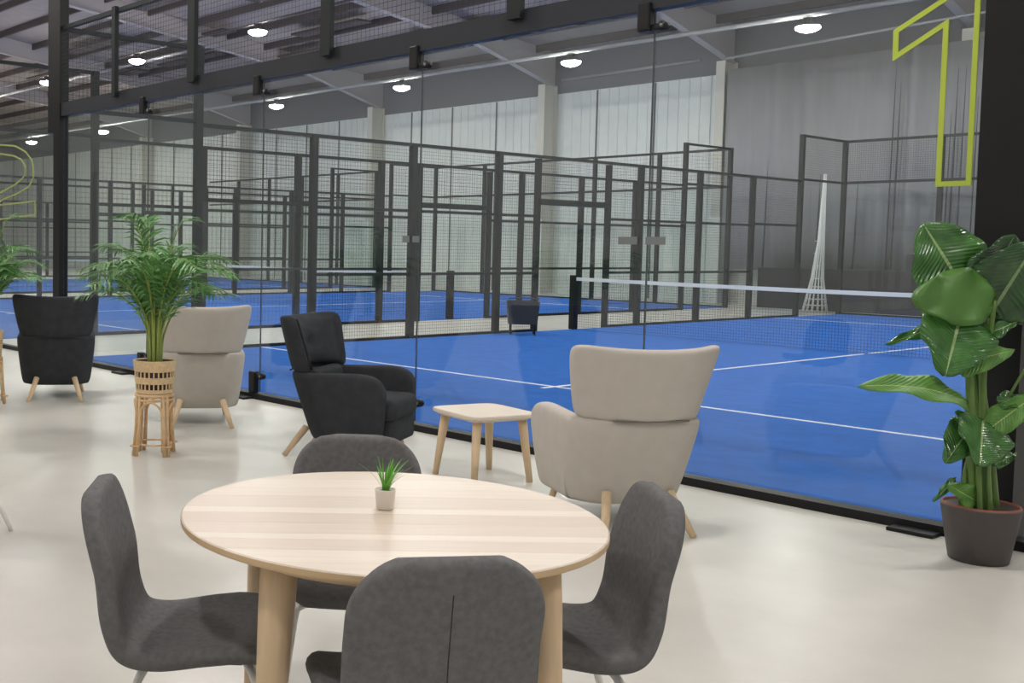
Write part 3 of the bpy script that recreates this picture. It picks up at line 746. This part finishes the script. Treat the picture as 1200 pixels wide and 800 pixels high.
# ------------------------------------------------------------------ shell chairs at the round table
def shell_chair(label, loc, face, first=None, splay=1.0):
    rz = radians(face) - pi / 2
    if first is not None:
        t = copy_tree(first); t.location = loc; t.rotation_euler = (0, 0, rz); t['label'] = label
        return t
    t = thing('shell_chair', label, 'chair', loc, rz)
    prof = [Vector((p[0], p[1], 0)) for p in curve3([(0.238, 0.402, 0), (0.19, 0.425, 0), (0.06, 0.414, 0), (-0.08, 0.396, 0), (-0.165, 0.415, 0), (-0.203, 0.49, 0), (-0.218, 0.60, 0), (-0.236, 0.71, 0), (-0.253, 0.815, 0)], 90)]
    n = len(prof); m_ = 21; bm = bmesh.new(); F = []; B = []; T = 0.025
    Ls = [0]
    for p, q in zip(prof, prof[1:]): Ls.append(Ls[-1] + (q - p).length)
    tot = Ls[-1]
    for i, p in enumerate(prof):
        d0 = Ls[i]; d1 = tot - Ls[i]; hwid = 0.208 + 0.012 * math.exp(-((d0 - 0.15) / 0.2) ** 2)
        for dd, R_ in ((d0, 0.10), (d1, 0.145)):
            if dd < R_:
                f = 1 - dd / R_; hwid -= R_ * (1 - max(0.0, 1 - f ** 2.1) ** (1 / 2.1))
        q0 = prof[max(0, i - 1)]; q1 = prof[min(n - 1, i + 1)]; tg = (q1 - q0).normalized(); nr = Vector((tg.y, -tg.x, 0))   # toward the sitter
        rf = []; rb = []
        for j in range(m_):
            sgn = sin(pi / 2 * (-1 + 2 * j / (m_ - 1)))
            lift = 0.022 * abs(sgn) ** 2.5 * min(1, d1 / 0.2, 0.35 + d0 / 0.2) * (hwid / 0.205) ** 2
            e = max(0.0, 1 - min((1 - abs(sgn)) * hwid, d0, d1) / T)
            h = T * math.sqrt(max(0.0, 1 - e * e))
            for L_, o_ in ((rf, lift + h), (rb, lift - h)):
                L_.append(bm.verts.new((sgn * hwid, p.x + nr.x * o_, p.y + nr.y * o_)))
        F.append(rf); B.append(rb)
    for i in range(n - 1):
        for j in range(m_ - 1):
            bm.faces.new((F[i][j], F[i][j + 1], F[i + 1][j + 1], F[i + 1][j])); bm.faces.new((B[i][j], B[i + 1][j], B[i + 1][j + 1], B[i][j + 1]))
    bmesh.ops.remove_doubles(bm, verts=bm.verts, dist=1e-5)
    o = link('shell', from_bm(bm, True), M['seat'], t)
    # piping round the shell edge
    # centre seam down the outside of the back
    sm = [(0.0, p.x - 0.0248, p.y) for p in prof[50:82]]
    tube('back_seam', M['seam_dark'], sm, 0.0014, t, 6)
    for sx in (-1, 1):
        tube('leg', M['white_tube'], [(sx * 0.06, 0.13, 0.385), (sx * 0.15, 0.155, 0.38), (sx * 0.175, 0.165, 0.365), (sx * 0.20, 0.195, 0.2), (sx * 0.225, 0.225, 0.0)], 0.011, t, 10)
        tube('leg', M['white_tube'], [(sx * 0.06, -0.10, 0.372), (sx * 0.14, -0.115, 0.368), (sx * 0.17, -0.125, 0.352), (sx * 0.195 * (0.5 + 0.5 * splay), -0.175 * (0.5 + 0.5 * splay), 0.2), (sx * 0.22 * splay, -0.22 * splay, 0.0)], 0.011, t, 10)
    box('seat_bracket', M['black'], (-0.07, -0.12, 0.362), (0.07, 0.13, 0.378), t, 0.004)
    return t
ch = shell_chair('charcoal shell chair at the left of the round table, seen in profile', (9.735, -4.628, 0), 51)
shell_chair('charcoal shell chair nearest to us, back towards the camera', (10.36, -4.46, 0), 150, ch)
shell_chair('charcoal shell chair at the right of the round table facing left', (10.286, -3.857, 0), 230, ch)
shell_chair('charcoal shell chair on the far side of the round table, mostly hidden by it', (9.62, -3.955, 0), 318, ch)
shell_chair('charcoal shell chair cut off by the left edge of the picture', (7.02, -4.285, 0), 215, None, 1.22)

# ------------------------------------------------------------------ rattan stands, baskets and palms
def rattan_stand(label, loc, rz):
    t = thing('rattan_stand', label, 'plant stand', loc, rz)
    def circle(r, z, n=28): return [(r * cos(2 * pi * k / n), r * sin(2 * pi * k / n), z) for k in range(n)]
    tube('top_ring', M['rattan'], circle(0.125, 0.405), 0.012, t, 8, True)
    tube('upper_ring', M['rattan'], circle(0.128, 0.375), 0.009, t, 8, True)
    bm = bmesh.new(); add_lathe(bm, [(0.0, 0.398), (0.118, 0.398), (0.118, 0.392), (0, 0.392)], 24); link('shelf', from_bm(bm), M['rattan'], t)
    tube('brace_ring', M['rattan'], circle(0.118, 0.075), 0.006, t, 8, True)
    for k in range(4):
        a = pi / 4 + k * pi / 2; b = a + pi / 2
        for da in (-0.13, 0.13):
            tube('leg', M['rattan'], [(0.125 * cos(a + da), 0.125 * sin(a + da), 0.405), (0.132 * cos(a + da), 0.132 * sin(a + da), 0.2), (0.152 * cos(a + da * 0.8), 0.152 * sin(a + da * 0.8), 0.0)], 0.0125, t, 8)
        arch = []
        for i in range(13):
            u = i / 12; aa = a + 0.16 + (pi / 2 - 0.32) * u; zz = 0.28 + 0.085 * max(0.0, sin(pi * u)) ** 0.6
            arch.append((0.131 * cos(aa), 0.131 * sin(aa), zz))
        arch = [(0.136 * cos(a + 0.16), 0.136 * sin(a + 0.16), 0.03)] + arch + [(0.136 * cos(b - 0.16), 0.136 * sin(b - 0.16), 0.03)]
        tube('arch', M['rattan'], arch, 0.008, t, 8)
        tube('binding', M['rattan'], [(0.152 * cos(a) + 0.03 * cos(q), 0.152 * sin(a) + 0.03 * sin(q), 0.07) for q in [2 * pi * i / 10 for i in range(10)]], 0.006, t, 6, True)
    return t
def palm(label, loc, seed, height=1.07, nst=32):
    t = thing('potted_palm', label, 'plant', loc, seed * 1.0)
    # woven basket
    def rad(z): return 0.118 + 0.022 * z / 0.22
    lathe('basket_liner', M['rattan_dark'], [(0.0, 0.004), (0.115, 0.004), (0.136, 0.215), (0.128, 0.215), (0.124, 0.19), (0.0, 0.19)], t, 36)
    lathe('soil', M['soil'], [(0.0, 0.197), (0.1225, 0.195), (0.1225, 0.191), (0, 0.191)], t, 24)
    for z0, z1 in ((0.0, 0.03), (0.066, 0.112), (0.148, 0.224)):
        nrow = max(2, round((z1 - z0) / 0.0115)); prof = [(rad(z0) - 0.004, z0)]
        for k in range(nrow):
            for v in (0.15, 0.5, 0.85):
                zz = z0 + (z1 - z0) * (k + v) / nrow; prof.append((rad(zz) + 0.003 + 0.004 * sin(pi * v), zz))
        prof.append((rad(z1) - 0.004, z1)); prof.append((rad(z0) - 0.004, z0))
        lathe('woven_band', M['rattan_pale'], prof, t, 40)
    for z0, z1 in ((0.03, 0.066), (0.112, 0.148)):
        nn_ = 26; zc = (z0 + z1) / 2
        key = ('slat', round(z0, 3))
        bm = bmesh.new(); add_box(bm, (-0.0035, -0.0045, -0.019), (0.0035, 0.0045, 0.019)); me = from_bm(bm); me.materials.append(M['rattan_pale'])
        for k in range(nn_):
            a = 2 * pi * k / nn_; link('slat', me, None, t, ((rad(zc) + 0.001) * cos(a), (rad(zc) + 0.001) * sin(a), zc), (0, 0, a))
    rnd = random.Random(seed)
    for k in range(nst):
        a = k * 2.4 + rnd.uniform(-0.35, 0.35)
        tall = k < 3
        L = height * (rnd.uniform(0.9, 1.0) if tall else rnd.uniform(0.50, 0.80)); lean = rnd.uniform(0.1, 0.2) if tall else rnd.uniform(0.3, 0.9)
        r0 = rnd.uniform(0.008, 0.045)
        d = Vector((cos(a), sin(a), 0))
        ctrl = [d * r0 + Vector((0, 0, 0.19)), d * (r0 + 0.05 * lean * L) + Vector((0, 0, 0.19 + 0.38 * L)), d * (r0 + 0.26 * lean * L) + Vector((0, 0, 0.19 + 0.70 * L)), d * (r0 + 0.66 * lean * L) + Vector((0, 0, 0.19 + L * 0.93)), d * (r0 + 1.12 * lean * L) + Vector((0, 0, 0.19 + L * (1.0 - 0.18 * lean)))]
        NS = 32; sp = curve3(ctrl, NS)
        fr = tube('frond_stem', M['palm_stem'], sp, [0.0085 - 0.007 * i / (NS - 1) for i in range(NS)], t, 6)
        bm = bmesh.new()
        i0 = 13 if tall else 11
        for i in range(i0, NS):
            u = (i - i0) / (NS - 1 - i0)
            p = sp[i]
            tg = (sp[min(NS - 1, i + 1)] - sp[i - 1]).normalized(); side = tg.cross(Vector((0, 0, 1)))
            if side.length < 1e-3: side = Vector((-d.y, d.x, 0))
            side.normalize(); up = side.cross(tg)
            ln = 0.25 * (max(0.0, sin(pi * (0.2 + 0.74 * u))) ** 0.8) * rnd.uniform(0.8, 1.1)
            for sg in (-1, 1):
                dr = (side * sg * rnd.uniform(0.6, 0.95) + tg * rnd.uniform(0.6, 0.9) + up * rnd.uniform(0.0, 0.35)).normalized(); wv = (up.cross(dr).normalized() + up * rnd.uniform(-0.4, 0.4)) * 0.0074
                V = []
                for q, wf in ((0, 0.5), (0.3, 1.0), (0.65, 0.75), (1.0, 0.05)):
                    c0 = p + dr * ln * q + Vector((0, 0, -0.42 * ln * q * q))
                    V.append((bm.verts.new(c0 - wv * wf), bm.verts.new(c0 + wv * wf)))
                for A, B in zip(V, V[1:]): bm.faces.new((A[0], A[1], B[1], B[0]))
        me = bpy.data.meshes.new('mesh'); bm.to_mesh(me); bm.free()
        link('frond', me, M['palm'], fr)
    return t
rattan_stand('four legged rattan plant stand in front of the light grey armchair', (5.77, -2.265, 0), radians(136))
palm('bushy green palm in a woven basket on the rattan stand', (5.77, -2.265, 0.417), 11)
rattan_stand('rattan plant stand at the left edge in front of the black armchair', (3.03, -2.27, 0), radians(100))
palm('green palm in a woven basket at the left edge of the picture', (3.03, -2.27, 0.417), 5)

# ------------------------------------------------------------------ large leafy plant at the right
PX = (10.07, -0.42)
t = thing('broadleaf_plant', 'tall broad leaved plant in a taupe pot beside the right black post', 'plant', (PX[0], PX[1], 0))
lathe('pot', M['pot'], [(0.0, 0.0), (0.112, 0.0), (0.122, 0.006), (0.146, 0.15), (0.16, 0.24), (0.163, 0.255), (0.161, 0.262), (0.158, 0.262), (0.0, 0.2)], t, 48)
lathe('inner_pot', M['terracotta'], [(0.157, 0.24), (0.157, 0.268), (0.150, 0.268), (0.146, 0.225), (0.157, 0.222)], t, 48)
lathe('soil', M['soil'], [(0.0, 0.245), (0.146, 0.238), (0.146, 0.22), (0, 0.22)], t, 32)
def big_leaf(base, tip, width, normal, m, droop=0.0, fold=0.25, wave=0.012, shape=0.55):
    base = Vector(base) - Vector((PX[0], PX[1], 0)); tip = Vector(tip) - Vector((PX[0], PX[1], 0))
    ax = tip - base; L = ax.length; ax.normalize(); nr = Vector(normal); nr = (nr - ax * nr.dot(ax)).normalized(); sd = ax.cross(nr)
    bm = bmesh.new(); nu, nv = 17, 9; G = []
    for i in range(nu):
        u = i / (nu - 1)
        wprof = max(0.0, sin(pi * u ** shape)) ** 0.62 if 0 < u < 1 else 0.0
        wprof = max(wprof, 0.04)
        row = []
        for j in range(nv):
            v = -1 + 2 * j / (nv - 1)
            off = nr * (droop * L * (4 * u * (1 - u)) - droop * L * 0.0 + abs(v) * fold * width * 0.5 * wprof - 0.5 * v * v * fold * width * wprof * 0.6 + wave * sin(u * 15 + v * 3) * abs(v))
            row.append(bm.verts.new(base + ax * (L * u) + sd * (v * width * 0.5 * wprof) + off))
        G.append(row)
    uvl = bm.loops.layers.uv.new('UVMap')
    for i in range(nu - 1):
        for j in range(nv - 1):
            f = bm.faces.new((G[i][j], G[i][j + 1], G[i + 1][j + 1], G[i + 1][j]))
            for lp, (a, b) in zip(f.loops, ((i, j), (i, j + 1), (i + 1, j + 1), (i + 1, j))): lp[uvl].uv = (a / (nu - 1), b / (nv - 1))
    me = from_bm(bm, True); o = link('leaf', me, m, t); md = o.modifiers.new('thick', 'SOLIDIFY'); md.thickness = 0.0015
    return o
def stem(pts, r0, r1):
    pts = curve3([Vector(p) - Vector((PX[0], PX[1], 0)) for p in pts], 14)
    tube('stem', M['stalk'], pts, [r0 + (r1 - r0) * i / 13 for i in range(14)], t, 10)
big_leaf((9.936, -0.391, 1.274), (9.807, -0.532, 1.569), 0.391745, (0.787, -0.599, 0.208), M['leaf'], fold=0.15, shape=0.62)
big_leaf((10.013, -0.287, 1.13), (10.193, -0.279, 1.494), 0.367761, (0.609, -0.84, 0.154), M['leaf_dark'], fold=0.3, shape=0.6)
big_leaf((9.971, -0.265, 1.237), (10.099, -0.267, 1.522), 0.319792, (0.911, -0.441, 0.161), M['leaf_dark'], fold=0.1, shape=0.6)
big_leaf((10.062, -0.344, 1.238), (9.854, -0.72, 1.219), 0.271823, (0.787, -0.599, 0.208), M['leaf_plain'], fold=-0.05, shape=0.7, wave=0.02)
big_leaf((9.958, -0.457, 1.147), (9.98, -0.654, 0.872), 0.343776, (0.694, -0.718, 0.256), M['leaf'], fold=0.2, shape=0.5, wave=0.02)
big_leaf((9.936, -0.355, 1.127), (10.071, -0.319, 1.022), 0.159896, (0.513, -0.403, 0.839), M['leaf'], fold=0.2)
big_leaf((9.983, -0.37, 1.025), (10.119, -0.247, 1.115), 0.0959376, (0.518, -0.405, 0.74), M['leaf'], fold=0.3)
big_leaf((9.959, -0.528, 0.91), (10.13, -0.295, 0.986), 0.143906, (0.691, -0.532, 0.502), M['leaf_light'], fold=0.2, shape=0.45)
big_leaf((10.0, -0.441, 0.733), (9.779, -1.055, 0.829), 0.167891, (0.549, -0.366, 0.74), M['leaf_light'], droop=0.07, fold=0.3, shape=0.6)
big_leaf((9.885, -0.391, 1.1), (9.709, -0.634, 0.994), 0.0679558, (0.603, -0.468, 0.646), M['leaf'], fold=0.3)
big_leaf((10.056, -0.408, 0.657), (10.105, -0.561, 0.465), 0.303802, (0.848, -0.52, 0.21), M['leaf'], fold=0.25, shape=0.42)
big_leaf((10.02, -0.424, 0.637), (9.986, -0.619, 0.467), 0.175886, (0.546, -0.918, 0.202), M['leaf'], fold=0.3, shape=0.45)
big_leaf((10.063, -0.436, 0.275), (10.001, -0.609, 0.365), 0.119922, (0.719, -0.676, 0.356), M['leaf_light'], fold=0.2)
big_leaf((9.986, -0.494, 0.381), (9.95, -0.634, 0.283), 0.039974, (0.609, -0.47, 0.546), M['leaf'], fold=0.2)
big_leaf((10.077, -0.384, 0.618), (10.209, -0.244, 0.784), 0.135912, (0.518, -0.405, 0.74), M['leaf_light'], fold=0.3)
big_leaf((10.074, -0.31, 0.74), (10.207, -0.233, 0.759), 0.103932, (0.518, -0.405, 0.74), M['leaf'], fold=0.3)
big_leaf((10.089, -0.352, 0.443), (10.135, -0.204, 0.496), 0.0559636, (0.603, -0.468, 0.646), M['leaf'], fold=0.3)
stem([(10.046, -0.435, 0.175), (10.021, -0.433, 0.542), (9.99, -0.409, 0.858), (9.948, -0.388, 1.129), (9.93, -0.397, 1.29)], 0.026, 0.009)
stem([(10.089, -0.378, 0.176), (10.051, -0.359, 0.539), (10.021, -0.335, 0.857), (10.038, -0.328, 1.04), (10.059, -0.35, 1.214)], 0.022, 0.008)
stem([(10.098, -0.3, 0.175), (10.054, -0.306, 0.534), (10.001, -0.296, 0.853), (9.996, -0.286, 1.015), (10.013, -0.287, 1.13)], 0.018, 0.007)
stem([(10.047, -0.336, 0.161), (10.009, -0.317, 0.528), (9.966, -0.305, 0.891), (9.942, -0.402, 1.076), (9.958, -0.457, 1.147)], 0.02, 0.007)
stem([(10.084, -0.466, 0.187), (10.056, -0.443, 0.468), (10.019, -0.424, 0.661), (10.0, -0.441, 0.733)], 0.014, 0.006)
stem([(10.109, -0.417, 0.186), (10.093, -0.418, 0.391), (10.074, -0.409, 0.568), (10.056, -0.408, 0.657)], 0.013, 0.006)
stem([(10.108, -0.352, 0.176), (10.07, -0.35, 0.379), (10.092, -0.274, 0.699), (10.185, -0.277, 0.934)], 0.01, 0.005)
stem([(10.059, -0.287, 0.156), (10.011, -0.282, 0.525), (9.968, -0.27, 0.889), (9.967, -0.28, 1.135), (9.971, -0.265, 1.237)], 0.016, 0.007)
stem([(10.044, -0.47, 0.179), (10.01, -0.462, 0.382), (10.017, -0.404, 0.538), (10.02, -0.424, 0.637)], 0.012, 0.005)
